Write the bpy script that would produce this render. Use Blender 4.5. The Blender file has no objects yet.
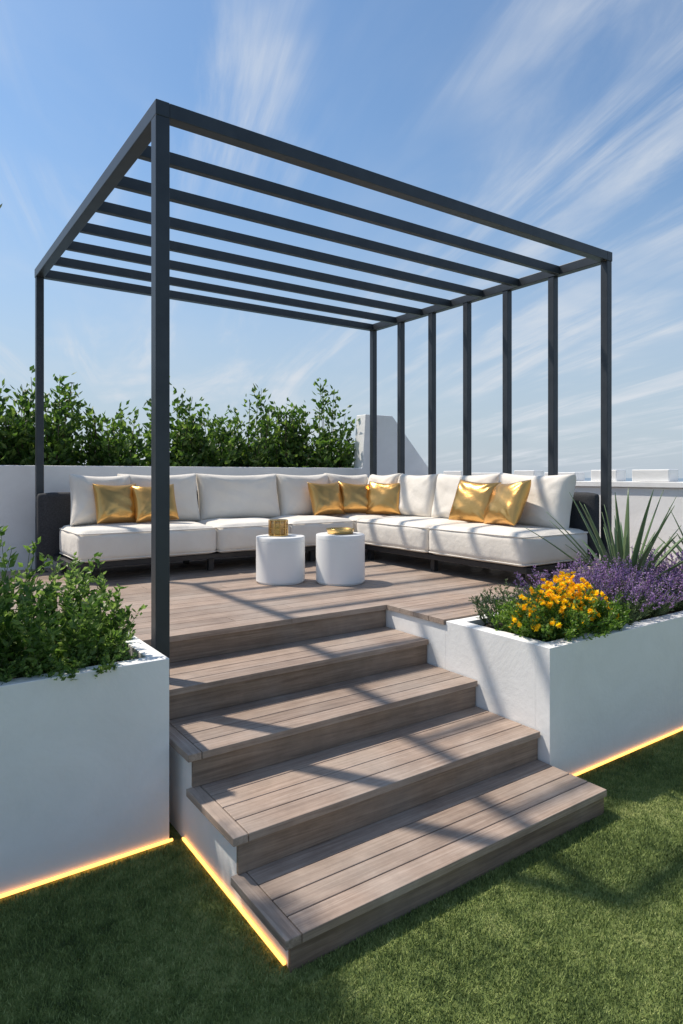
import bpy, math, random, bmesh
import numpy as np
from mathutils import Vector, Matrix
random.seed(7); rng=np.random.default_rng(11)
sc=bpy.context.scene
R=math.radians
GZ=0.03
# ------------------------------------------------------------ helpers
def link(o):
    sc.collection.objects.link(o); return o
def empty(name,loc=(0,0,0)):
    e=bpy.data.objects.new(name,None); e.empty_display_size=.1; link(e); return e
def mesh_obj(name,verts,faces,mat,parent=None,smooth=False):
    me=bpy.data.meshes.new(name); me.from_pydata(verts,[],faces); me.update()
    if smooth:
        me.polygons.foreach_set('use_smooth',[True]*len(me.polygons))
    o=bpy.data.objects.new(name,me); link(o)
    if mat: me.materials.append(mat)
    if parent: o.parent=parent
    return o
def bevel(o,w,seg=2):
    m=o.modifiers.new('b','BEVEL'); m.width=w; m.segments=seg; m.limit_method='ANGLE'; m.angle_limit=R(40)
    return o
def prisms(name,items,mat,parent=None,bw=0):
    V=[];F=[]
    for poly,z0,z1 in items:
        n=len(poly); b=len(V)
        V+= [(x,y,z0) for x,y in poly]+[(x,y,z1) for x,y in poly]
        F.append([b+i for i in range(n)][::-1]); F.append([b+n+i for i in range(n)])
        for i in range(n):
            j=(i+1)%n; F.append([b+i,b+j,b+n+j,b+n+i])
    o=mesh_obj(name,V,F,mat,parent)
    if bw: bevel(o,bw)
    return o
def rect(x0,x1,y0,y1): return [(x0,y0),(x1,y0),(x1,y1),(x0,y1)]
def boxes(name,L,mat,parent=None,bw=0):
    return prisms(name,[(rect(a,b,c,d),e,f) for a,b,c,d,e,f in L],mat,parent,bw)

# ------------------------------------------------------------ materials
def newmat(name):
    m=bpy.data.materials.new(name); m.use_nodes=True
    nt=m.node_tree; p=nt.nodes['Principled BSDF']; return m,nt,p
def N(nt,t,**k):
    n=nt.nodes.new(t)
    for a,b in k.items(): setattr(n,a,b)
    return n
def ramp(nt,stops):
    r=N(nt,'ShaderNodeValToRGB'); e=r.color_ramp.elements
    while len(e)<len(stops): e.new(.5)
    for i,(p,c) in enumerate(stops):
        e[i].position=p; e[i].color=(*c,1) if len(c)==3 else c
    return r
def noise_mat(name,c0,c1,scale=5,rough=.6,bump=.1,bscale=60,metal=0,vscale=(1,1,1),spec=.5,bdist=.01,detail=6):
    m,nt,p=newmat(name); L=nt.links
    tc=N(nt,'ShaderNodeTexCoord'); mp=N(nt,'ShaderNodeMapping'); mp.inputs['Scale'].default_value=vscale
    L.new(tc.outputs['Object'],mp.inputs['Vector'])
    n=N(nt,'ShaderNodeTexNoise'); n.inputs['Scale'].default_value=scale; n.inputs['Detail'].default_value=detail
    L.new(mp.outputs[0],n.inputs['Vector'])
    r=ramp(nt,[(.3,c0),(.7,c1)]); L.new(n.outputs['Fac'],r.inputs[0]); L.new(r.outputs[0],p.inputs['Base Color'])
    p.inputs['Roughness'].default_value=rough; p.inputs['Metallic'].default_value=metal
    p.inputs['Specular IOR Level'].default_value=spec
    if bump:
        b=N(nt,'ShaderNodeTexNoise'); b.inputs['Scale'].default_value=bscale; b.inputs['Detail'].default_value=6
        L.new(mp.outputs[0],b.inputs['Vector'])
        bp=N(nt,'ShaderNodeBump'); bp.inputs['Strength'].default_value=bump; bp.inputs['Distance'].default_value=bdist
        L.new(b.outputs['Fac'],bp.inputs['Height']); L.new(bp.outputs[0],p.inputs['Normal'])
    return m
def wood_mat(name,axis='X',k=1.0):
    m,nt,p=newmat(name); L=nt.links
    tc=N(nt,'ShaderNodeTexCoord'); mp=N(nt,'ShaderNodeMapping')
    s=(1.6,42,42) if axis=='X' else (42,1.6,42)
    mp.inputs['Scale'].default_value=s
    gi=N(nt,'ShaderNodeNewGeometry')
    off=N(nt,'ShaderNodeVectorMath',operation='SCALE'); off.inputs[0].default_value=(13,17,7)
    L.new(gi.outputs['Random Per Island'],off.inputs['Scale'])
    add=N(nt,'ShaderNodeVectorMath',operation='ADD'); L.new(tc.outputs['Object'],add.inputs[0]); L.new(off.outputs[0],add.inputs[1])
    L.new(add.outputs[0],mp.inputs['Vector'])
    n=N(nt,'ShaderNodeTexNoise'); n.inputs['Scale'].default_value=1.6; n.inputs['Detail'].default_value=9; n.inputs['Roughness'].default_value=.65; n.inputs['Distortion'].default_value=.6
    L.new(mp.outputs[0],n.inputs['Vector'])
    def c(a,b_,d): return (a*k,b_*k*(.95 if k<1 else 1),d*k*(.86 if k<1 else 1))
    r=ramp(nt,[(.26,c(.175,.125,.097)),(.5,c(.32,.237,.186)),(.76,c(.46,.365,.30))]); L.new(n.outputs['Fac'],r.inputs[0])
    hs=N(nt,'ShaderNodeHueSaturation')
    mr=N(nt,'ShaderNodeMapRange'); mr.inputs['To Min'].default_value=.78; mr.inputs['To Max'].default_value=1.16
    L.new(gi.outputs['Random Per Island'],mr.inputs['Value']); L.new(mr.outputs[0],hs.inputs['Value']); L.new(r.outputs[0],hs.inputs['Color'])
    w=N(nt,'ShaderNodeTexNoise'); w.inputs['Scale'].default_value=2.3; w.inputs['Detail'].default_value=8; L.new(tc.outputs['Object'],w.inputs['Vector'])
    wr=ramp(nt,[(.42,(0,0,0)),(.68,(.5*k,.5*k,.5*k))]); L.new(w.outputs['Fac'],wr.inputs[0])
    mx=N(nt,'ShaderNodeMix',data_type='RGBA'); L.new(wr.outputs[0],mx.inputs['Factor']); L.new(hs.outputs[0],mx.inputs['A']); mx.inputs['B'].default_value=(.40*k,.345*k,.30*k,1)
    d=N(nt,'ShaderNodeTexNoise'); d.inputs['Scale'].default_value=9; d.inputs['Detail'].default_value=10; d.inputs['Roughness'].default_value=.7; L.new(tc.outputs['Object'],d.inputs['Vector'])
    dr=ramp(nt,[(.35,(.84,.84,.84)),(.65,(1.06,1.06,1.06))]); L.new(d.outputs['Fac'],dr.inputs[0])
    mu=N(nt,'ShaderNodeMix',data_type='RGBA',blend_type='MULTIPLY'); mu.inputs['Factor'].default_value=1; L.new(mx.outputs['Result'],mu.inputs['A']); L.new(dr.outputs[0],mu.inputs['B'])
    L.new(mu.outputs['Result'],p.inputs['Base Color'])
    rr=ramp(nt,[(.3,(.66,)*3),(.7,(.48,)*3)]); L.new(n.outputs['Fac'],rr.inputs[0]); L.new(rr.outputs[0],p.inputs['Roughness'])
    bp=N(nt,'ShaderNodeBump'); bp.inputs['Strength'].default_value=.4; bp.inputs['Distance'].default_value=.003
    L.new(n.outputs['Fac'],bp.inputs['Height']); L.new(bp.outputs[0],p.inputs['Normal'])
    return m
def leaf_mat(name,stops,trans=.35,rough=.45):
    m,nt,p=newmat(name); L=nt.links
    g=N(nt,'ShaderNodeNewGeometry'); r=ramp(nt,stops); L.new(g.outputs['Random Per Island'],r.inputs[0])
    L.new(r.outputs[0],p.inputs['Base Color']); p.inputs['Roughness'].default_value=rough
    t=N(nt,'ShaderNodeBsdfTranslucent'); hs=N(nt,'ShaderNodeHueSaturation'); hs.inputs['Value'].default_value=1.6; hs.inputs['Saturation'].default_value=1.1
    L.new(r.outputs[0],hs.inputs['Color']); L.new(hs.outputs[0],t.inputs['Color'])
    mx=N(nt,'ShaderNodeMixShader'); mx.inputs[0].default_value=trans
    out=nt.nodes['Material Output']; L.new(p.outputs[0],mx.inputs[1]); L.new(t.outputs[0],mx.inputs[2]); L.new(mx.outputs[0],out.inputs[0])
    return m
def plaster():
    m,nt,p=newmat('white_plaster'); L=nt.links
    tc=N(nt,'ShaderNodeTexCoord')
    n=N(nt,'ShaderNodeTexNoise'); n.inputs['Scale'].default_value=2.2; n.inputs['Detail'].default_value=10; n.inputs['Roughness'].default_value=.65; n.inputs['Distortion'].default_value=.5
    L.new(tc.outputs['Object'],n.inputs['Vector'])
    r=ramp(nt,[(.3,(.78,.775,.76)),(.65,(.87,.865,.855))]); L.new(n.outputs['Fac'],r.inputs[0])
    sp=N(nt,'ShaderNodeSeparateXYZ'); L.new(tc.outputs['Object'],sp.inputs[0])
    mr=N(nt,'ShaderNodeMapRange'); mr.inputs['From Min'].default_value=.02; mr.inputs['From Max'].default_value=.20; mr.inputs['To Min'].default_value=.40; mr.inputs['To Max'].default_value=0
    L.new(sp.outputs['Z'],mr.inputs['Value'])
    mm=N(nt,'ShaderNodeMath',operation='MULTIPLY'); L.new(mr.outputs[0],mm.inputs[0]); L.new(n.outputs['Fac'],mm.inputs[1])
    mx=N(nt,'ShaderNodeMix',data_type='RGBA'); L.new(mm.outputs[0],mx.inputs['Factor']); L.new(r.outputs[0],mx.inputs['A']); mx.inputs['B'].default_value=(.42,.38,.30,1)
    L.new(mx.outputs['Result'],p.inputs['Base Color']); p.inputs['Roughness'].default_value=.6
    b=N(nt,'ShaderNodeTexNoise'); b.inputs['Scale'].default_value=45; b.inputs['Detail'].default_value=8; L.new(tc.outputs['Object'],b.inputs['Vector'])
    bp=N(nt,'ShaderNodeBump'); bp.inputs['Strength'].default_value=.22; bp.inputs['Distance'].default_value=.004
    L.new(b.outputs['Fac'],bp.inputs['Height'])
    b3=N(nt,'ShaderNodeBump'); b3.inputs['Strength'].default_value=.25; b3.inputs['Distance'].default_value=.03
    L.new(n.outputs['Fac'],b3.inputs['Height']); L.new(bp.outputs[0],b3.inputs['Normal']); L.new(b3.outputs[0],p.inputs['Normal'])
    return m
M_white=plaster()
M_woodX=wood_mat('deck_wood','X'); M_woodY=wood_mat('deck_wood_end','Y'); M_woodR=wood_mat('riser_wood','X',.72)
M_metal=noise_mat('anthracite_metal',(.034,.040,.048),(.046,.053,.062),scale=9,rough=.42,bump=.05,bscale=250,metal=.3,bdist=.001)
M_black=noise_mat('black_frame',(.018,.018,.020),(.03,.03,.033),scale=9,rough=.5,bump=.05,bscale=200)
M_rattan=noise_mat('charcoal_fabric',(.025,.026,.03),(.05,.052,.058),scale=90,rough=.9,bump=.5,bscale=300,bdist=.002)
def fabric():
    m=noise_mat('cream_fabric',(.70,.65,.58),(.79,.745,.675),scale=3,rough=.92,bump=.3,bscale=8,bdist=.035,spec=.15)
    nt=m.node_tree; L=nt.links; p=nt.nodes['Principled BSDF']; p.inputs['Sheen Weight'].default_value=.25
    bp=[n for n in nt.nodes if n.type=='BUMP'][0]
    tc=[n for n in nt.nodes if n.type=='TEX_COORD'][0]
    w=N(nt,'ShaderNodeTexNoise'); w.inputs['Scale'].default_value=420; L.new(tc.outputs['Object'],w.inputs['Vector'])
    b2=N(nt,'ShaderNodeBump'); b2.inputs['Strength'].default_value=.3; b2.inputs['Distance'].default_value=.0015
    L.new(w.outputs['Fac'],b2.inputs['Height']); L.new(bp.outputs[0],b2.inputs['Normal']); L.new(b2.outputs[0],p.inputs['Normal'])
    return m
M_fab=fabric()
M_gold=noise_mat('gold_satin',(.62,.34,.10),(.76,.44,.15),scale=3,rough=.31,bump=.5,bscale=4.5,metal=.9,bdist=.035,detail=2)
M_goldm=noise_mat('gold_metal',(.70,.45,.16),(.80,.55,.22),scale=8,rough=.22,bump=.03,bscale=100,metal=1)
M_soil=noise_mat('soil',(.012,.008,.006),(.06,.04,.028),scale=40,rough=.95,bump=1,bscale=55,bdist=.03)
M_table=noise_mat('white_ceramic',(.82,.82,.81),(.87,.87,.86),scale=3,rough=.35,bump=.05,bscale=60,bdist=.002)
M_bark=noise_mat('bark',(.05,.035,.025),(.14,.10,.075),scale=30,rough=.9,bump=.8,bscale=40,vscale=(1,1,.25))
M_stem=noise_mat('green_stem',(.06,.10,.03),(.11,.15,.05),scale=30,rough=.7,bump=0)
M_concrete=noise_mat('roof_concrete',(.25,.25,.24),(.36,.35,.34),scale=2,rough=.9,bump=.3,bscale=30)
M_hedge=leaf_mat('hedge_leaf',[(0,(.030,.070,.013)),(.5,(.075,.145,.028)),(1,(.18,.26,.06))],.45)
M_herb=leaf_mat('herb_leaf',[(0,(.05,.11,.022)),(.5,(.13,.22,.05)),(1,(.26,.36,.11))],.45)
M_olive=leaf_mat('olive_leaf',[(0,(.04,.07,.03)),(1,(.11,.15,.08))],.25)
M_yleaf=leaf_mat('marigold_leaf',[(0,(.06,.13,.02)),(.6,(.13,.23,.04)),(1,(.23,.33,.07))],.42)
M_yel=leaf_mat('yellow_petal',[(0,(.85,.38,.01)),(.35,(.90,.60,.015)),(1,(.92,.78,.06))],.38,.6)
M_pur=leaf_mat('purple_petal',[(0,(.18,.09,.26)),(.5,(.33,.195,.42)),(1,(.52,.38,.60))],.35,.6)
M_lav=leaf_mat('lavender_leaf',[(0,(.06,.10,.04)),(1,(.15,.20,.09))],.35)
M_agave=leaf_mat('agave_leaf',[(0,(.10,.17,.08)),(1,(.22,.30,.15))],.15,.4)
def emis(name,c,s):
    m,nt,p=newmat(name); p.inputs['Base Color'].default_value=(*c,1); p.inputs['Emission Color'].default_value=(*c,1); p.inputs['Emission Strength'].default_value=s; return m
M_led=emis('led_strip_glow',(1,.44,.10),3.0)

# ------------------------------------------------------------ ground (turf) and surroundings
def turf_mat(blade):
    m,nt,p=newmat('turf_blade' if blade else 'turf'); L=nt.links
    g=N(nt,'ShaderNodeNewGeometry')
    n=N(nt,'ShaderNodeTexNoise'); n.inputs['Scale'].default_value=1.6; n.inputs['Detail'].default_value=6; L.new(g.outputs['Position'],n.inputs['Vector'])
    n2=N(nt,'ShaderNodeTexNoise'); n2.inputs['Scale'].default_value=16; n2.inputs['Detail'].default_value=6; L.new(g.outputs['Position'],n2.inputs['Vector'])
    ad=N(nt,'ShaderNodeMath',operation='ADD'); L.new(n.outputs['Fac'],ad.inputs[0]); L.new(n2.outputs['Fac'],ad.inputs[1])
    if blade:
        a2=N(nt,'ShaderNodeMath',operation='MULTIPLY_ADD'); L.new(g.outputs['Random Per Island'],a2.inputs[0]); a2.inputs[1].default_value=.75; L.new(ad.outputs[0],a2.inputs[2]); ad=a2
    mr=N(nt,'ShaderNodeMapRange'); mr.inputs['From Min'].default_value=.8; mr.inputs['From Max'].default_value=1.9 if blade else 1.3
    L.new(ad.outputs[0],mr.inputs['Value'])
    r=ramp(nt,[(0,(.065,.10,.026)),(.5,(.185,.245,.068)),(1,(.36,.40,.15))]); L.new(mr.outputs[0],r.inputs[0])
    L.new(r.outputs[0],p.inputs['Base Color']); p.inputs['Roughness'].default_value=.6
    p.inputs['Specular IOR Level'].default_value=.3
    if not blade:
        b=N(nt,'ShaderNodeTexNoise'); b.inputs['Scale'].default_value=160; b.inputs['Detail'].default_value=4; L.new(g.outputs['Position'],b.inputs['Vector'])
        bp=N(nt,'ShaderNodeBump'); bp.inputs['Strength'].default_value=1; bp.inputs['Distance'].default_value=.02; L.new(b.outputs['Fac'],bp.inputs['Height']); L.new(bp.outputs[0],p.inputs['Normal'])
    return m
boxes('turf_ground',[(-9,12,-9,12,-.25,GZ)],turf_mat(False))
boxes('rooftop_building',[(-9.2,12.2,-9.2,12.2,-20,-.26)],M_concrete)
S=4000
m_sea,nt,p=newmat('sea'); p.inputs['Roughness'].default_value=.35
nn=N(nt,'ShaderNodeTexNoise'); nn.inputs['Scale'].default_value=.02; rr=ramp(nt,[(.3,(.09,.15,.21)),(.7,(.16,.22,.28))]); nt.links.new(nn.outputs['Fac'],rr.inputs[0]); nt.links.new(rr.outputs[0],p.inputs['Base Color'])
mesh_obj('sea',[(-S,-S,-19),(S,-S,-19),(S,S,-19),(-S,S,-19)],[[0,1,2,3]],m_sea)
nb=11000; tile=.5
P=np.stack([rng.uniform(0,tile,nb),rng.uniform(0,tile,nb),np.zeros(nb)],1)
ang=rng.uniform(0,2*np.pi,nb); w=rng.uniform(.0012,.0022,nb); h=rng.uniform(.007,.016,nb); ln=rng.uniform(0,.012,nb); la=rng.uniform(0,2*np.pi,nb)
A=P+np.stack([np.cos(ang)*w,np.sin(ang)*w,0*w],1); B=P-np.stack([np.cos(ang)*w,np.sin(ang)*w,0*w],1)
T=P+np.stack([np.cos(la)*ln,np.sin(la)*ln,h],1)
V=np.stack([A,B,T],1).reshape(-1,3); F=np.arange(3*nb).reshape(-1,3)
gb=mesh_obj('turf_grass',V.tolist(),F.tolist(),turf_mat(True)); gb.location=(-.5,.22,GZ)
for ax,c in ((0,12),(1,5)):
    a=gb.modifiers.new('a','ARRAY'); a.use_relative_offset=False; a.use_constant_offset=True
    o=[0,0,0]; o[ax]=tile; a.constant_offset_displace=o; a.count=c

# ------------------------------------------------------------ stairs
f=[3.42,3.01,2.60,2.165,1.785]; z=[.75,.60,.45,.30,.15]
XL,XR=1.03,2.764
stairs=empty('wooden_steps')
ix=[];iy=[];ris=[];core=[]
tk=.032
for i in range(1,5):
    f0=f[i]; b=f[i-1]+.028; nbd=4; g=.005; wbd=(b-f0)/nbd; ew=.060
    zt=z[i]
    iy.append((rect(XL,XL+ew,f0,b-.002),zt-tk,zt))
    x0=XL+ew+.003
    for k in range(nbd):
        ya=f0+k*wbd; yb=ya+wbd-g
        ix.append((rect(x0,XR,ya,yb),zt-tk,zt))
    core.append((1.06,XR-.004,f0+.032,f[i-1]+.032,0,zt-tk-.002))
    zl=z[i+1] if i<4 else GZ-.01
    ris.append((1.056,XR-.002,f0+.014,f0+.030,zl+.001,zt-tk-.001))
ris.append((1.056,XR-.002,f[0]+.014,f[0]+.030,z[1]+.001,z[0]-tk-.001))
prisms('treads',ix,M_woodX,stairs,.003); prisms('tread_end_boards',iy,M_woodY,stairs,.003)
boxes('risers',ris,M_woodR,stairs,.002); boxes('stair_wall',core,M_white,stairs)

# ------------------------------------------------------------ deck
deck=empty('wooden_deck'); L=[]
bw=.138; g=.005
y=f[0]; row=0
while y<6.6:
    yb=min(y+bw-g,6.595); x=-3.0; x-=random.uniform(0,1.8)
    while x<6.14:
        x2=x+random.uniform(2.4,3.4)
        a,b=max(x,-3.0),min(x2,6.14)
        if b-a>.05: L.append((a,b-.003,y,yb,z[0]-tk,z[0]))
        x=x2
    y+=bw; row+=1
y=f[0]-.002
while y>2.9:
    ya=max(y-bw+g,2.868); L.append((2.758,6.14,ya,y,z[0]-tk,z[0])); y-=bw
boxes('deck_boards',L,M_woodX,deck,.003)
boxes('deck_base',[(-3,6.14,3.455,6.59,0,z[0]-tk-.003),(2.87,6.14,2.868,3.4545,0,z[0]-tk-.003)],M_black,deck)

# ------------------------------------------------------------ planters
def soil(name,x0,x1,y0,y1,zt,parent):
    nx=int((x1-x0)/.03); ny=int((y1-y0)/.03); V=[];F=[]
    for j in range(ny+1):
        for i in range(nx+1):
            V.append((x0+(x1-x0)*i/nx,y0+(y1-y0)*j/ny,zt+random.uniform(-.012,.018)))
    for j in range(ny):
        for i in range(nx):
            a=j*(nx+1)+i; F.append([a,a+1,a+nx+2,a+nx+1])
    mesh_obj(name,V,F,M_soil,parent,True)
pl=empty('white_planter')
wt=.075
boxes('planter_wall',[(-3.5,1.0,2.74,2.74+wt,0,.83),(1.0-wt,1.0,2.7405+wt,3.41,0,.8295),(-3.5,.9995-wt,3.41-wt,3.41,0,.829)],M_white,pl,.003)
soil('soil',-3.5,1.0-wt,2.74+wt,3.41-wt,.77,pl)
pr=empty('white_planter')
boxes('planter_wall',[(2.77,6.14,2.11,2.20,0,.74),(2.7703,2.86,2.2003,2.866,0,.7398),(2.7703,2.86,2.8665,3.45,0,.7155),(2.8605,6.14,2.786,2.866,0,.739)],M_white,pr,.0015)
soil('soil',2.86,6.14,2.2,2.79,.70,pr)
led=empty('led_light_strip')
boxes('led_front',[(-3.4,1.012,2.728,2.737,GZ+.008,GZ+.017)],M_led,led)
boxes('led_side',[(1.047,1.056,1.83,2.716,GZ+.008,GZ+.017)],M_led,led)
led2=empty('led_light_strip')
boxes('led_front',[(2.78,6.1,2.098,2.107,GZ+.008,GZ+.017)],M_led,led2)

# ------------------------------------------------------------ walls
wall=empty('white_parapet_wall')
prof=[(-7,0),(6.36,0),(6.36,1.60),(6.16,1.62),(5.42,2.40),(4.98,2.40),(4.93,1.715),(-7,1.715)]
V=[(x,6.60,zz) for x,zz in prof]+[(x,6.80,zz) for x,zz in prof]; n=len(prof)
F=[list(range(n)),[n+i for i in range(n)][::-1]]+[[i,n+i,n+(i+1)%n,(i+1)%n] for i in range(n)]
bevel(mesh_obj('back_wall',V,F,M_white,wall),.008)
wall2=empty('white_parapet_wall')
boxes('side_wall',[(6.16,6.36,-4,6.598,0,1.50)],M_white,wall2,.01)
boxes('coping',[(6.13,6.39,-4,6.596,1.502,1.56)],M_white,wall2,.006)
caps=[]
y=1.7
while y<6.2:
    wd=random.uniform(.28,.5); hgt=random.choice([1.655,1.68,1.70]); caps.append((6.17,6.35,y,y+wd,1.562,hgt)); y+=wd+random.uniform(.10,.22)
boxes('coping_blocks',caps,M_white,wall2,.008)

# ------------------------------------------------------------ pergola
pg=empty('metal_pergola')
X0,X1,Y0,Y1,ZT=1.117,4.925,3.188,6.37,3.487
posts=[(X0,Y0,.60),(X0,Y1,.75)]+[(X1,Y0+i*(Y1-Y0)/6,.75) for i in range(7)]
hb=.036
for i,(x,y,zb) in enumerate(posts):
    q=.036 if i==0 else .032
    bevel(boxes('post_%d'%(i+1),[(x-q,x+q,y-q,y+q,zb,ZT-.078)],M_metal,pg),.004)
    if i: boxes('foot_plate_%d'%(i+1),[(x-.06,x+.06,y-.06,y+.06,zb+.001,zb+.009)],M_metal,pg,.002)
boxes('side_beams',[(X0-hb,X0+hb,Y0-hb,Y1+hb,ZT-.078,ZT),(X1-hb,X1+hb,Y0-hb,Y1+hb,ZT-.078,ZT)],M_metal,pg,.004)
for i in range(8):
    y=Y0+i*(Y1-Y0)/7; hw=hb if i in(0,7) else .022
    dz=.002 if i in (0,7) else .004
    boxes('slat_%d'%(i+1),[(X0+hb,X1-hb,y-hw,y+hw,ZT-.076,ZT-dz)],M_metal,pg,.003)

# ------------------------------------------------------------ soft goods
def softbox(name,x0,x1,y0,y1,z0,z1,mat,parent,r=.05,crown=.02,seed=0):
    a,b,c=(x1-x0)/2,(y1-y0)/2,(z1-z0)/2
    n=22; rr=random.Random(seed+int(x0*100)+int(y0*77)); V=[];idx={};F=[]
    t=[math.sin((i/n-.5)*math.pi)*.35+ (i/n*2-1)*.65 for i in range(n+1)]
    def vid(p):
        k=tuple(round(q,5) for q in p)
        if k not in idx: idx[k]=len(V); V.append(p)
        return idx[k]
    for ax in range(3):
        for s in (-1,1):
            for i in range(n):
                for j in range(n):
                    q=[]
                    for (u,v) in ((i,j),(i+1,j),(i+1,j+1),(i,j+1)):
                        p=[0,0,0]; p[ax]=s; p[(ax+1)%3]=t[u]; p[(ax+2)%3]=t[v]; q.append(vid(tuple(p)))
                    F.append(q if s>0 else q[::-1])
    ph=[rr.uniform(0,6) for _ in range(6)]
    W=[]
    for px,py,pz in V:
        p=Vector((px*a,py*b,pz*c)); q=Vector((max(-a+r,min(a-r,p.x)),max(-b+r,min(b-r,p.y)),max(-c+r,min(c-r,p.z))))
        d=p-q
        if d.length>1e-6: p=q+d.normalized()*r
        u=(1-px*px)*(1-py*py); 
        if pz>0 and crown: p.z+=crown*u**.6*pz+ .006*math.sin(px*5+ph[0])*math.sin(py*4+ph[1])
        if crown:
            p.x+= .010*px*(1-py*py)*(1-pz*pz)+.003*math.sin(py*7+ph[2]); p.y+=.016*py*(1-px*px)*(1-pz*pz)+.005*math.sin(px*8+ph[3])
        W.append((p.x+(x0+x1)/2,p.y+(y0+y1)/2,p.z+(z0+z1)/2))
    o=mesh_obj(name,W,F,mat,parent,True)
    if crown:
        for sgn in (1,-1):
            zz=(z0+z1)/2+sgn*(c-r*.35); pts=[]; rr_=r*.93
            for cx,cy,a0 in ((x1-rr_,y1-rr_,0),(x0+rr_,y1-rr_,90),(x0+rr_,y0+rr_,180),(x1-rr_,y0+rr_,270)):
                for k in range(5):
                    an=R(a0+k*22.5); pts.append((cx+(rr_*.93)*math.cos(an),cy+(rr_*.93)*math.sin(an)))
            cu=bpy.data.curves.new(name+'_piping','CURVE'); cu.dimensions='3D'; s=cu.splines.new('POLY'); s.points.add(len(pts)-1)
            for i_,(px,py) in enumerate(pts): s.points[i_].co=(px,py,zz,1)
            s.use_cyclic_u=True; cu.bevel_depth=.0055; cu.bevel_resolution=2; cu.materials.append(mat)
            oc=bpy.data.objects.new(name+'_piping',cu); link(oc); oc.parent=parent
    return o
def pillow(name,w,h,t,mat,loc,rx,rz,parent=None,pw=.5,ry=0,seed=1,e=4):
    n=34; V=[];F=[]; rr=random.Random(seed)
    ph=[rr.uniform(0,6.3) for _ in range(8)]; fx=rr.uniform(-.25,.25); fz=rr.uniform(-.2,.2)
    for s in (-1,1):
        for j in range(n+1):
            for i in range(n+1):
                u=math.sin((i/n-.5)*math.pi); v=math.sin((j/n-.5)*math.pi)
                th=t/2*max(0,(1-abs(u)**e)*(1-abs(v)**e))**pw
                x=u*w/2*(1-.05*(1-v*v)) ; zz=v*h/2*(1-.05*(1-u*u))
                env=(1-u**4)*(1-v**4)
                wr=.006*math.sin(u*5+ph[0]+v*3)*math.sin(v*6+ph[1])*env
                fold=0
                for cu_,cv_ in ((-1,-1),(1,-1),(1,1),(-1,1)):
                    du,dv=u-cu_,v-cv_; rd=math.hypot(du,dv); an=math.atan2(dv,du)
                    fold+=math.sin(an*11+ph[2]+cu_*2+cv_)*math.exp(-((rd-.45)/.35)**2)
                wr+=.0055*fold*env
                cr=-.010*math.exp(-((abs(u)-abs(v))**2)/.012)*max(abs(u),abs(v))**2*(1-abs(u)**6)*(1-abs(v)**6)
                zz-= .016*(1-(u-fx)**2)*(v>0)*abs(v)
                V.append((x,s*(th+wr*.8+(cr if e<5 else cr*.4)) ,zz))
    m=(n+1)**2
    for s in (0,1):
        for j in range(n):
            for i in range(n):
                a=s*m+j*(n+1)+i; q=[a,a+1,a+n+2,a+n+1]
                F.append(q if s==0 else q[::-1])
    o=mesh_obj(name,V,F,mat,parent,True)
    bm=bmesh.new(); bm.from_mesh(o.data); bmesh.ops.remove_doubles(bm,verts=bm.verts,dist=.0015); bm.to_mesh(o.data); bm.free()
    o.data.polygons.foreach_set('use_smooth',[True]*len(o.data.polygons))
    o.location=loc; o.rotation_euler=(R(rx),R(ry),R(rz)); return o

sofa=empty('sectional_sofa')
ZD=.75
boxes('base_frame',[(1.20,3.98,5.50,6.27,.865,.913),(4.0,4.83,3.26,6.27,.865,.913)],M_black,sofa,.006)
legs=[]
for x in (1.26,2.4,3.5): 
    for y in (5.56,6.15): legs.append((x,x+.05,y,y+.05,ZD,.864))
for y in (3.36,4.35,5.3): 
    for x in (4.06,4.74): legs.append((x,x+.05,y,y+.05,ZD,.864))
legs.append((4.74,4.79,6.1,6.15,ZD,.864))
boxes('legs',legs,M_black,sofa,.003)
softbox('back_panel_long',1.08,4.87,6.22,6.32,.88,1.47,M_rattan,sofa,.04,0)
softbox('back_panel_side',4.79,4.875,3.20,6.22,.88,1.48,M_rattan,sofa,.04,0)
sz0,sz1=.916,1.17
for i,(a,b) in enumerate([(1.24,2.43),(2.435,3.20),(3.205,3.97)]): softbox('seat_cushion_%d'%i,a,b,5.43,6.20,sz0,sz1,M_fab,sofa,.06,.03,i)
for i,(a,b) in enumerate([(3.24,4.335),(4.34,5.425)]): softbox('seat_cushion_side_%d'%i,3.95,4.79,a,b,sz0,sz1,M_fab,sofa,.06,.03,i+9)
softbox('seat_cushion_corner',3.975,4.79,5.43,6.20,sz0,sz1,M_fab,sofa,.06,.03,5)
def bc(i,a,b,dy=0,h=.48,ry=0): pillow('back_cushion_%d'%i,b-a,h,.24,M_fab,((a+b)/2,6.07+dy,1.405),-13,0,sofa,pw=.38,seed=i,e=6,ry=ry)
bc(1,1.30,1.83,-.05,.46,1.5); bc(2,1.74,2.50,ry=-.6); bc(3,2.50,3.40,ry=.5); bc(4,3.40,4.06,ry=-1); bc(5,4.02,4.6,-.02)
def bs(i,a,b,dx=0,ry=0): pillow('back_cushion_side_%d'%i,b-a,.48,.24,M_fab,(4.63+dx,(a+b)/2,1.405),-13,-90,sofa,pw=.38,seed=i+20,e=6,ry=ry)
bs(1,3.30,4.08,-.03,1.2); bs(2,4.08,4.92,0,-.8); bs(3,4.90,5.52,0,1); bs(4,5.48,6.0,-.04)
def gp(x,y,rx,rz,ry=0,s=.40,seed=1,zc=1.375): pillow('gold_throw_pillow',s,s*.93,.17,M_gold,(x,y,zc),rx,rz,None,.5,ry,seed)
gp(1.66,5.86,-20,8,2,seed=1); gp(1.97,5.76,-24,-8,-3,seed=2,s=.38)
gp(3.86,5.82,-20,2,0,seed=3); gp(4.22,5.78,-20,-20,3,seed=4,s=.38); gp(4.44,5.54,-18,-58,0,seed=5)
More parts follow.
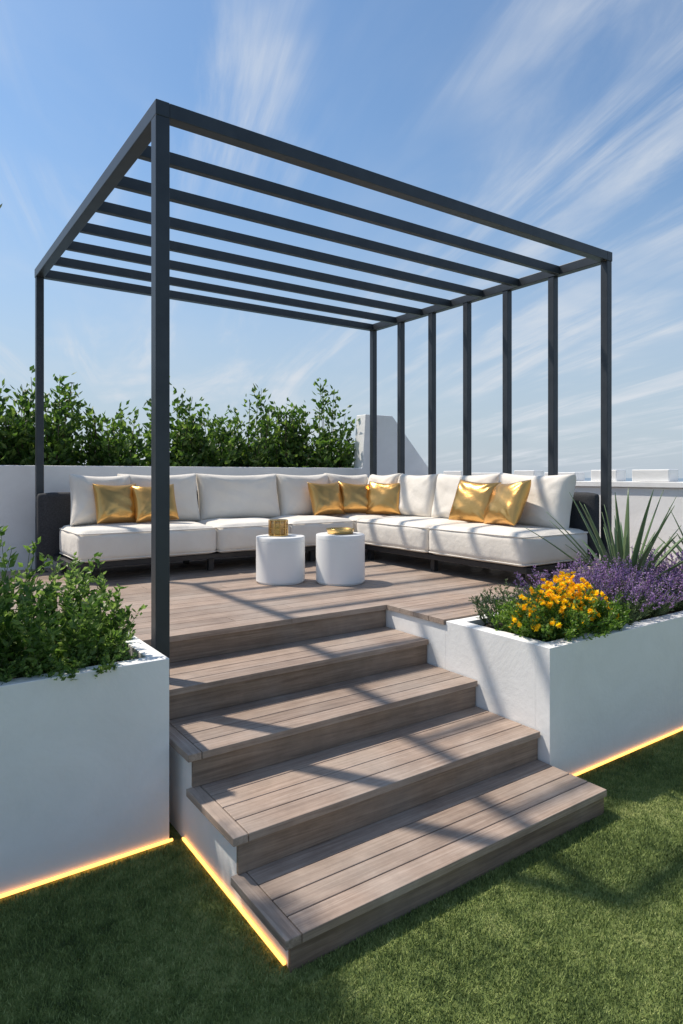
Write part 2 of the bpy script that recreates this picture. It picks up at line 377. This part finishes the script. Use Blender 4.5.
gp(4.38,4.16,-22,-80,4,seed=6,s=.44,zc=1.385); gp(4.33,3.74,-26,-104,-3,seed=7,s=.44,zc=1.385)

# ------------------------------------------------------------ round tables
def lathe(name,prof,mat,parent,loc,seg=48,smooth=True):
    V=[];F=[]
    for r,zz in prof:
        for k in range(seg):
            a=2*math.pi*k/seg; V.append((r*math.cos(a)+loc[0],r*math.sin(a)+loc[1],zz+loc[2]))
    for i in range(len(prof)-1):
        for k in range(seg):
            k2=(k+1)%seg; F.append([i*seg+k,i*seg+k2,(i+1)*seg+k2,(i+1)*seg+k])
    F.append([k for k in range(seg)][::-1]); F.append([(len(prof)-1)*seg+k for k in range(seg)])
    return mesh_obj(name,V,F,mat,parent,smooth)
def table(x,y,h):
    t=empty('round_side_table'); r=.20
    o=lathe('drum',[(r-.012,.0),(r-.012,.012),(r,.014),(r,h-.045),(r-.002,h-.044),(r-.002,h-.040),(r,h-.039),(r,h-.010),(r-.003,h-.003),(r-.010,h)],M_table,t,(x,y,ZD+.001),72)
    o.data.polygons.foreach_set('use_smooth',[len(p.vertices)==4 for p in o.data.polygons])
    e=o.modifiers.new('e','EDGE_SPLIT'); e.split_angle=R(35)
table(2.64,4.66,.375); table(3.03,4.36,.395)
m_gl,nt,p=newmat('amber_glass'); p.inputs['Base Color'].default_value=(.85,.55,.22,1); p.inputs['Transmission Weight'].default_value=.6; p.inputs['Roughness'].default_value=.12; p.inputs['Metallic'].default_value=.3
lt=empty('gold_candle_lantern')
lx,ly,lz=2.63,4.68,ZD+.377
lathe('glass',[(.062,.006),(.072,.02),(.072,.105),(.066,.125)],m_gl,lt,(lx,ly,lz),10,False)
for zz in (0,.058,.123): lathe('ring',[(.074,zz),(.079,zz+.002),(.079,zz+.008),(.074,zz+.010)],M_goldm,lt,(lx,ly,lz),10,False)
for k in range(10):
    a=2*math.pi*k/10; cx,cy=lx+.077*math.cos(a),ly+.077*math.sin(a)
    boxes('rib_%d'%k,[(cx-.003,cx+.003,cy-.003,cy+.003,lz+.003,lz+.13)],M_goldm,lt)
lathe('candle',[(.03,.007),(.03,.07),(.026,.073)],M_fab,lt,(lx,ly,lz),16)
tr=empty('gold_bowl')
lathe('bowl',[(.09,.0),(.105,.003),(.115,.036),(.115,.042),(.111,.042),(.10,.01),(.03,.008)],M_goldm,tr,(3.03,4.36,ZD+.397),36)

# ------------------------------------------------------------ foliage
def norm(a): return a/np.maximum(np.linalg.norm(a,axis=1,keepdims=True),1e-9)
def leaves(name,P,D,Ls,wr,mat,parent,fold=.12,flat=0.0,droop=0.0):
    n=len(P); D=norm(D); rv=rng.normal(size=(n,3)); 
    rv=rv*(1-flat)+np.array([0,0,1])*flat*1.5
    S_=norm(np.cross(D,rv)); U=np.cross(S_,D); Lc=Ls[:,None]
    a=P; m=P+D*Lc*.45-U*Lc*fold; t=P+D*Lc; t[:,2]-=droop*Ls
    l=P+D*Lc*.42+S_*Lc*wr; r=P+D*Lc*.42-S_*Lc*wr
    V=np.stack([a,l,t,r,m],1).reshape(-1,3); b=np.arange(n)*5
    F=np.concatenate([np.stack([b,b+4,b+1],1),np.stack([b+4,b+2,b+1],1),np.stack([b,b+3,b+4],1),np.stack([b+3,b+2,b+4],1)])
    return mesh_obj(name,V.tolist(),F.tolist(),mat,parent)
def tubes(name,paths,mat,parent,k=5):
    V=[];F=[]
    for pts,rad in paths:
        b=len(V)
        for i,(q,r) in enumerate(zip(pts,rad)):
            q=Vector(q); d=(Vector(pts[min(i+1,len(pts)-1)])-Vector(pts[max(i-1,0)])).normalized()
            s=d.cross(Vector((.3,1,.1))).normalized(); u=d.cross(s)
            for j in range(k):
                a=2*math.pi*j/k; V.append(tuple(q+s*math.cos(a)*r+u*math.sin(a)*r))
        for i in range(len(pts)-1):
            for j in range(k):
                j2=(j+1)%k; F.append([b+i*k+j,b+i*k+j2,b+(i+1)*k+j2,b+(i+1)*k+j])
    return mesh_obj(name,V,F,mat,parent,True)
def stems(base,n,spread,h,lean,seed,curve=.3,steps=6,baser=.05,hv=.35):
    rr=random.Random(seed); out=[]
    for _ in range(n):
        a=rr.uniform(0,2*math.pi); br=baser*math.sqrt(rr.random()); rad=spread*math.sqrt(rr.random()); hh=h*(1-hv*rr.random())*(1-.35*(rad/spread)**2)
        x0,y0=base[0]+br*math.cos(a),base[1]+br*math.sin(a)
        a2=a+rr.uniform(-.6,.6); pts=[]
        wob=[rr.uniform(-1,1)*.03 for _ in range(2)]
        for s in range(steps+1):
            t=s/steps
            pts.append((x0+math.cos(a2)*rad*(t**.8)+wob[0]*math.sin(t*4),y0+math.sin(a2)*rad*(t**.8)+wob[1]*math.sin(t*5),base[2]+hh*t))
        out.append(pts)
    return out
def plant(name,base,nst,spread,h,lpers,lsize,lw,mat,seed,tmin=.15,bm=M_stem,sr=.003,out=.6,up=.5,baser=.05,parent=None,jit=.015,hv=.35,flat=.3,side=0,taper=.35):
    e=parent or empty(name); st=stems(base,nst,spread,h,0,seed,baser=baser,hv=hv)
    tubes('stems',[(p,[sr*(1-.7*i/(len(p)-1)) for i in range(len(p))]) for p in st],bm,e,4)
    A=np.array(st); k=A.shape[1]-1; n=len(st)*lpers
    si=np.repeat(np.arange(len(st)),lpers); t=rng.uniform(tmin,1.0,n)**.8*k; i0=np.minimum(t.astype(int),k-1); fr=(t-i0)[:,None]
    P=A[si,i0]*(1-fr)+A[si,i0+1]*fr; tang=norm(A[si,i0+1]-A[si,i0])
    az=rng.uniform(0,2*np.pi,n); D=np.stack([np.cos(az)*out,np.sin(az)*out,rng.normal(up*.3,.3,n)],1)+tang*up
    P=P+rng.normal(size=(n,3))*jit
    leaves('leaves',P,D,rng.uniform(.65,1.25,n)*lsize*(1.1-taper*t/k),lw,mat,e,flat=flat)
    return e
boxes('white_planter_trough',[(-3.2,5.0,6.86,6.92,0,1.2),(-3.2,5.0,7.5,7.56,0,1.2),(-3.2,5.0,6.921,7.499,0,1.12)],M_white)
hx=[-1.9,-1.2,-.5,.10,.74,1.36,1.98,2.55,3.12,3.68,4.22,4.76]
hh=[1.6,1.7,1.55,1.76,1.52,1.78,1.36,1.70,1.36,1.66,1.42,1.74]
hs_=[.4,.4,.4,.38,.31,.34,.30,.34,.31,.31,.31,.36]
for i,(x,h_,s_) in enumerate(zip(hx,hh,hs_)):
    plant('hedge_shrub',(x+random.uniform(-.05,.05),7.17+random.uniform(-.06,.06),1.15),38,s_,h_,84,.108,.28,M_hedge,100+i,tmin=.06,bm=M_bark,sr=.008,out=.7,up=.5,baser=.08,jit=.05,hv=.6,flat=.3)
# left planter herbs
hs=[(.74,2.97,.34,.13),(.64,3.20,.46,.16),(.54,2.93,.42,.17),(.38,3.16,.60,.19),(.28,2.92,.54,.19),(.13,3.12,.70,.22),(.0,2.95,.66,.20),(-.30,3.15,.72,.28),(-.6,3.0,.66,.28),(.74,3.26,.36,.12),(-1.1,3.1,.6,.3),(-1.7,3.1,.6,.3)]
for i,(x,y,h_,s) in enumerate(hs):
    plant('green_herb_plant',(x,y,.77),24 if h_<.5 else 32,s,h_*1.25,46,.050,.26,M_herb,300+i,tmin=.06,sr=.0030,out=.8,up=.45,baser=.07,jit=.008,hv=.65)
for i,(x,y) in enumerate([(.55,2.86),(.82,3.2),(.30,2.86),(.72,2.86),(.10,2.86)]):
    plant('trailing_herb_plant',(x,y,.79),24,.13,.13,26,.028,.30,M_herb,340+i,sr=.002,baser=.06,jit=.006)
# right planter
plant('green_filler_plant',(3.03,2.63,.70),50,.15,.27,34,.030,.20,M_lav,400,sr=.002,baser=.08,jit=.006,hv=.4)
plant('green_filler_plant',(3.24,2.70,.70),36,.14,.28,30,.030,.20,M_lav,401,sr=.002,baser=.08,jit=.006,hv=.4)
def blossoms(parent,C,r,mat,np_=7,upd=None):
    C=np.array(C); n=len(C); Dn=norm(rng.normal(size=(n,3))*.5+np.array([-.35,-.45,.8]))
    u=norm(np.cross(Dn,rng.normal(size=(n,3)))); v=np.cross(Dn,u)
    Ps=[];Ds=[]
    for ring,(pr,tilt) in enumerate(((1.0,.25),(.7,.7))):
        for k in range(np_):
            a=2*math.pi*k/np_+ring*.4; Ps.append(C+Dn*.002*ring); Ds.append((u*math.cos(a)+v*math.sin(a))+Dn*tilt)
    P=np.concatenate(Ps);D=np.concatenate(Ds)
    leaves('blossoms',P,D,rng.uniform(.75,1.2,len(P))*r,.38,mat,parent,fold=.05)
yb=empty('yellow_marigold_bush')
for i,(x,y,h_,s) in enumerate([(3.05,2.32,.31,.20),(3.30,2.36,.33,.20),(2.98,2.42,.24,.14),(3.18,2.26,.24,.20),(3.40,2.28,.22,.14)]):
    plant('',(x,y,.70),64,s,h_,38,.034,.24,M_yleaf,420+i,sr=.002,baser=.10,jit=.006,parent=yb,hv=.5,tmin=.05)
C=[]
for k in range(300):
    a=random.uniform(0,6.28); rr_=math.sqrt(random.random()); 
    cx,cy,hm=random.choice([(3.02,2.32,.34),(3.26,2.36,.38),(3.13,2.30,.36),(3.32,2.30,.32)])
    hgt=hm*(1-.66*rr_**2)*random.uniform(.72,1.04)
    C.append((cx+.21*rr_*math.cos(a),cy+.19*rr_*math.sin(a),.70+hgt))
blossoms(yb,C,.019,M_yel)
pb_=[(3.50,2.56),(3.66,2.34),(3.84,2.60),(4.0,2.36),(4.14,2.60),(4.35,2.38),(4.55,2.62),(4.75,2.38),(5.0,2.55),(5.3,2.4),(5.6,2.55)]
for i,(x,y) in enumerate(pb_):
    e=empty('purple_lavender_plant')
    plant('',(x,y,.70),60,.20,.24,26,.034,.12,M_lav,500+i,sr=.0018,baser=.09,jit=.006,parent=e)
    st=stems((x,y,.70),105,.24,.42,0,600+i,baser=.10,hv=.58)
    tubes('flower_stems',[(p,[.0016]*len(p)) for p in st],M_stem,e,3)
    A=np.array(st); per=26; si=np.repeat(np.arange(len(st)),per); n=len(si); t=rng.uniform(.70,1.0,n); kk=A.shape[1]-1; tt=t*kk; i0=np.minimum(tt.astype(int),kk-1); fr=(tt-i0)[:,None]
    P=A[si,i0]*(1-fr)+A[si,i0+1]*fr+rng.normal(size=(n,3))*.0035
    az=rng.uniform(0,6.28,n); D=np.stack([np.cos(az),np.sin(az),rng.uniform(.1,1,n)],1)
    leaves('florets',P,D,rng.uniform(.008,.015,n),.38,M_pur,e)
def blades_plant(name,base,n,Lr,wd,seed,mat,elr=(25,80)):
    rr=random.Random(seed); V=[];F=[]; e=empty(name)
    for k in range(n):
        az=k*2.39996+rr.uniform(-.2,.2); el=R(elr[1]-(elr[1]-elr[0])*(k/n)**.9+rr.uniform(-4,4)); Ln=rr.uniform(*Lr); w0=wd*rr.uniform(.8,1.1)
        st=9; b=len(V); droop=rr.uniform(.1,.4)
        p=Vector((base[0]+.02*math.cos(az),base[1]+.02*math.sin(az),base[2])); sd=Vector((-math.sin(az),math.cos(az),0))
        for s in range(st+1):
            t=s/st; e_=el-droop*t*t*math.cos(el); d=Vector((math.cos(az)*math.cos(e_),math.sin(az)*math.cos(e_),math.sin(e_)))
            up=sd.cross(d)*-1; w_=w0*(1-t)**.75*(.7+.55*math.sin(min(1,t*2.2)*1.57))
            if s==st: w_=.0006
            V+= [tuple(p+sd*w_-up*w_*-.45),tuple(p),tuple(p-sd*w_-up*w_*-.45)]
            p=p+d*(Ln/st)
        for s in range(st):
            a=b+s*3; F+=[[a,a+1,a+4,a+3],[a+1,a+2,a+5,a+4]]
    o=mesh_obj('leaves',V,F,mat,e,True); sm=o.modifiers.new('s','SOLIDIFY'); sm.thickness=.003
    return e
blades_plant('agave_plant',(4.40,2.70,.72),40,(.55,.88),.028,5,M_agave,(30,86))
blades_plant('agave_plant',(5.45,2.62,.72),30,(.45,.7),.026,6,M_agave,(25,84))
def tree(name,base,crown,rad,seed,nl):
    e=empty(name); rr=random.Random(seed); P0=Vector(base); C=Vector(crown)
    trunk=[P0.lerp(C-Vector((0,0,rad[2]*.6)),t)+Vector((.03*math.sin(t*5),.03*math.cos(t*4),0)) for t in [i/7 for i in range(8)]]
    paths=[(trunk,[.045-.02*i/7 for i in range(8)])]; tips=[]
    for k in range(60):
        st=trunk[rr.choice([5,6,7,7])]; d=Vector((rr.gauss(0,1),rr.gauss(0,1),rr.gauss(0.2,1))).normalized()
        q=C+Vector((d.x*rad[0],d.y*rad[1],d.z*rad[2]))*rr.uniform(.45,1)
        mid=st.lerp(q,.5)+Vector((rr.uniform(-.06,.06),rr.uniform(-.06,.06),.08))
        pts=[st,st.lerp(mid,.6),mid,mid.lerp(q,.6),q]; paths.append((pts,[.014,.011,.008,.005,.002])); tips.append([tuple(a) for a in (mid,mid.lerp(q,.5),q)])
    tubes('trunk',paths,M_bark,e,7)
    A=np.array(tips); n=nl; si=rng.integers(0,len(tips),n); t=rng.uniform(0,2,n); i0=np.minimum(t.astype(int),1); fr=(t-i0)[:,None]
    P=A[si,i0]*(1-fr)+A[si,i0+1]*fr+rng.normal(size=(n,3))*.07
    leaves('leaves',P,rng.normal(size=(n,3))+np.array([0,0,.3]),rng.uniform(.05,.085,n),.2,M_olive,e)
tree('offscreen_shade_tree',(-.36,3.1,.77),(-.27,3.25,2.55),(.58,.62,.85),3,14000)  # unseen tree added left of frame to shade the near lawn and steps

# ------------------------------------------------------------ sun, sky, camera
sv=Vector((-.33,.53,1)).normalized()
elev=math.asin(sv.z); az=math.atan2(sv.x,sv.y)
sl=bpy.data.lights.new('sun','SUN'); sl.energy=5.0; sl.angle=R(1.4); sl.color=(1,.91,.79)
so=bpy.data.objects.new('sun',sl); link(so); so.rotation_euler=(-sv).to_track_quat('-Z','Y').to_euler(); so.location=sv*30
w=bpy.data.worlds.new('World'); sc.world=w; w.use_nodes=True; nt=w.node_tree; Lk=nt.links
bg=nt.nodes['Background']; bg.inputs['Strength'].default_value=.15
sky=N(nt,'ShaderNodeTexSky',sky_type='NISHITA'); sky.sun_disc=False; sky.sun_elevation=elev; sky.sun_rotation=az%(2*math.pi)
sky.air_density=1.1; sky.dust_density=.9; sky.ozone_density=2.0
tc=N(nt,'ShaderNodeTexCoord'); sp=N(nt,'ShaderNodeSeparateXYZ'); Lk.new(tc.outputs['Generated'],sp.inputs[0])
def M(op,a,b=None,c=None):
    n=N(nt,'ShaderNodeMath',operation=op)
    for i,v in enumerate((a,b,c)):
        if v is None: continue
        if isinstance(v,(int,float)): n.inputs[i].default_value=v
        else: Lk.new(v,n.inputs[i])
    return n.outputs[0]
zc=M('ADD',M('MAXIMUM',sp.outputs['Z'],0.0),.10)
cx=M('DIVIDE',sp.outputs['X'],zc); cy=M('DIVIDE',sp.outputs['Y'],zc)
cb=N(nt,'ShaderNodeCombineXYZ'); Lk.new(cx,cb.inputs[0]); Lk.new(cy,cb.inputs[1])
def cl(rot,scale,nscale,det,dist,lo,hi,off=(0,0,0),rough=.55):
    mp0=N(nt,'ShaderNodeMapping'); mp0.inputs['Rotation'].default_value=(0,0,rot); Lk.new(cb.outputs[0],mp0.inputs[0])
    mp=N(nt,'ShaderNodeMapping'); mp.inputs['Scale'].default_value=scale; mp.inputs['Location'].default_value=off; Lk.new(mp0.outputs[0],mp.inputs[0])
    n=N(nt,'ShaderNodeTexNoise'); n.inputs['Scale'].default_value=nscale; n.inputs['Detail'].default_value=det; n.inputs['Distortion'].default_value=dist; n.inputs['Roughness'].default_value=rough
    Lk.new(mp.outputs[0],n.inputs['Vector'])
    mr=N(nt,'ShaderNodeMapRange'); mr.interpolation_type='SMOOTHSTEP'; mr.inputs['From Min'].default_value=lo; mr.inputs['From Max'].default_value=hi
    Lk.new(n.outputs['Fac'],mr.inputs['Value']); return mr.outputs[0]
a=cl(R(-73),(.36,2.5,1),1.0,11,.9,.42,.70,rough=.62)
b=cl(R(-75),(.6,.8,1),1.1,4,.5,.38,.60,(3.1,1.7,0))
c=cl(R(-60),(.9,1.5,1),1.1,6,.6,.45,.85,(7,2,0))
fac=M('MINIMUM',M('ADD',M('MULTIPLY',M('MULTIPLY',a,b),.85),M('MULTIPLY',c,.20)),.85)
hz=N(nt,'ShaderNodeMapRange'); hz.inputs['From Min'].default_value=0; hz.inputs['From Max'].default_value=.48; hz.inputs['To Min'].default_value=.85; hz.inputs['To Max'].default_value=0; hz.interpolation_type='SMOOTHSTEP'
Lk.new(sp.outputs['Z'],hz.inputs['Value'])
tint=N(nt,'ShaderNodeMix',data_type='RGBA',blend_type='MULTIPLY'); tint.inputs['Factor'].default_value=1; Lk.new(sky.outputs[0],tint.inputs['A']); tint.inputs['B'].default_value=(.74,.90,.98,1)
mh=N(nt,'ShaderNodeMix',data_type='RGBA'); Lk.new(hz.outputs[0],mh.inputs['Factor']); Lk.new(tint.outputs['Result'],mh.inputs['A']); mh.inputs['B'].default_value=(3.35,3.85,4.5,1)
mx=N(nt,'ShaderNodeMix',data_type='RGBA'); Lk.new(fac,mx.inputs['Factor']); Lk.new(mh.outputs['Result'],mx.inputs['A']); mx.inputs['B'].default_value=(4.7,5.0,5.4,1)
Lk.new(mx.outputs['Result'],bg.inputs['Color'])

cam=bpy.data.cameras.new('camera'); co=bpy.data.objects.new('camera',cam); link(co)
cam.sensor_fit='VERTICAL'; cam.sensor_height=24; cam.lens=24*649/1024; cam.shift_y=-37/1024
cam.clip_start=.05; cam.clip_end=10000
co.location=(0,0,1.626); co.rotation_euler=(R(90),0,-math.atan2(.572,.820))
sc.camera=co
sc.view_settings.view_transform='Standard'; sc.view_settings.look='None'; sc.view_settings.exposure=0
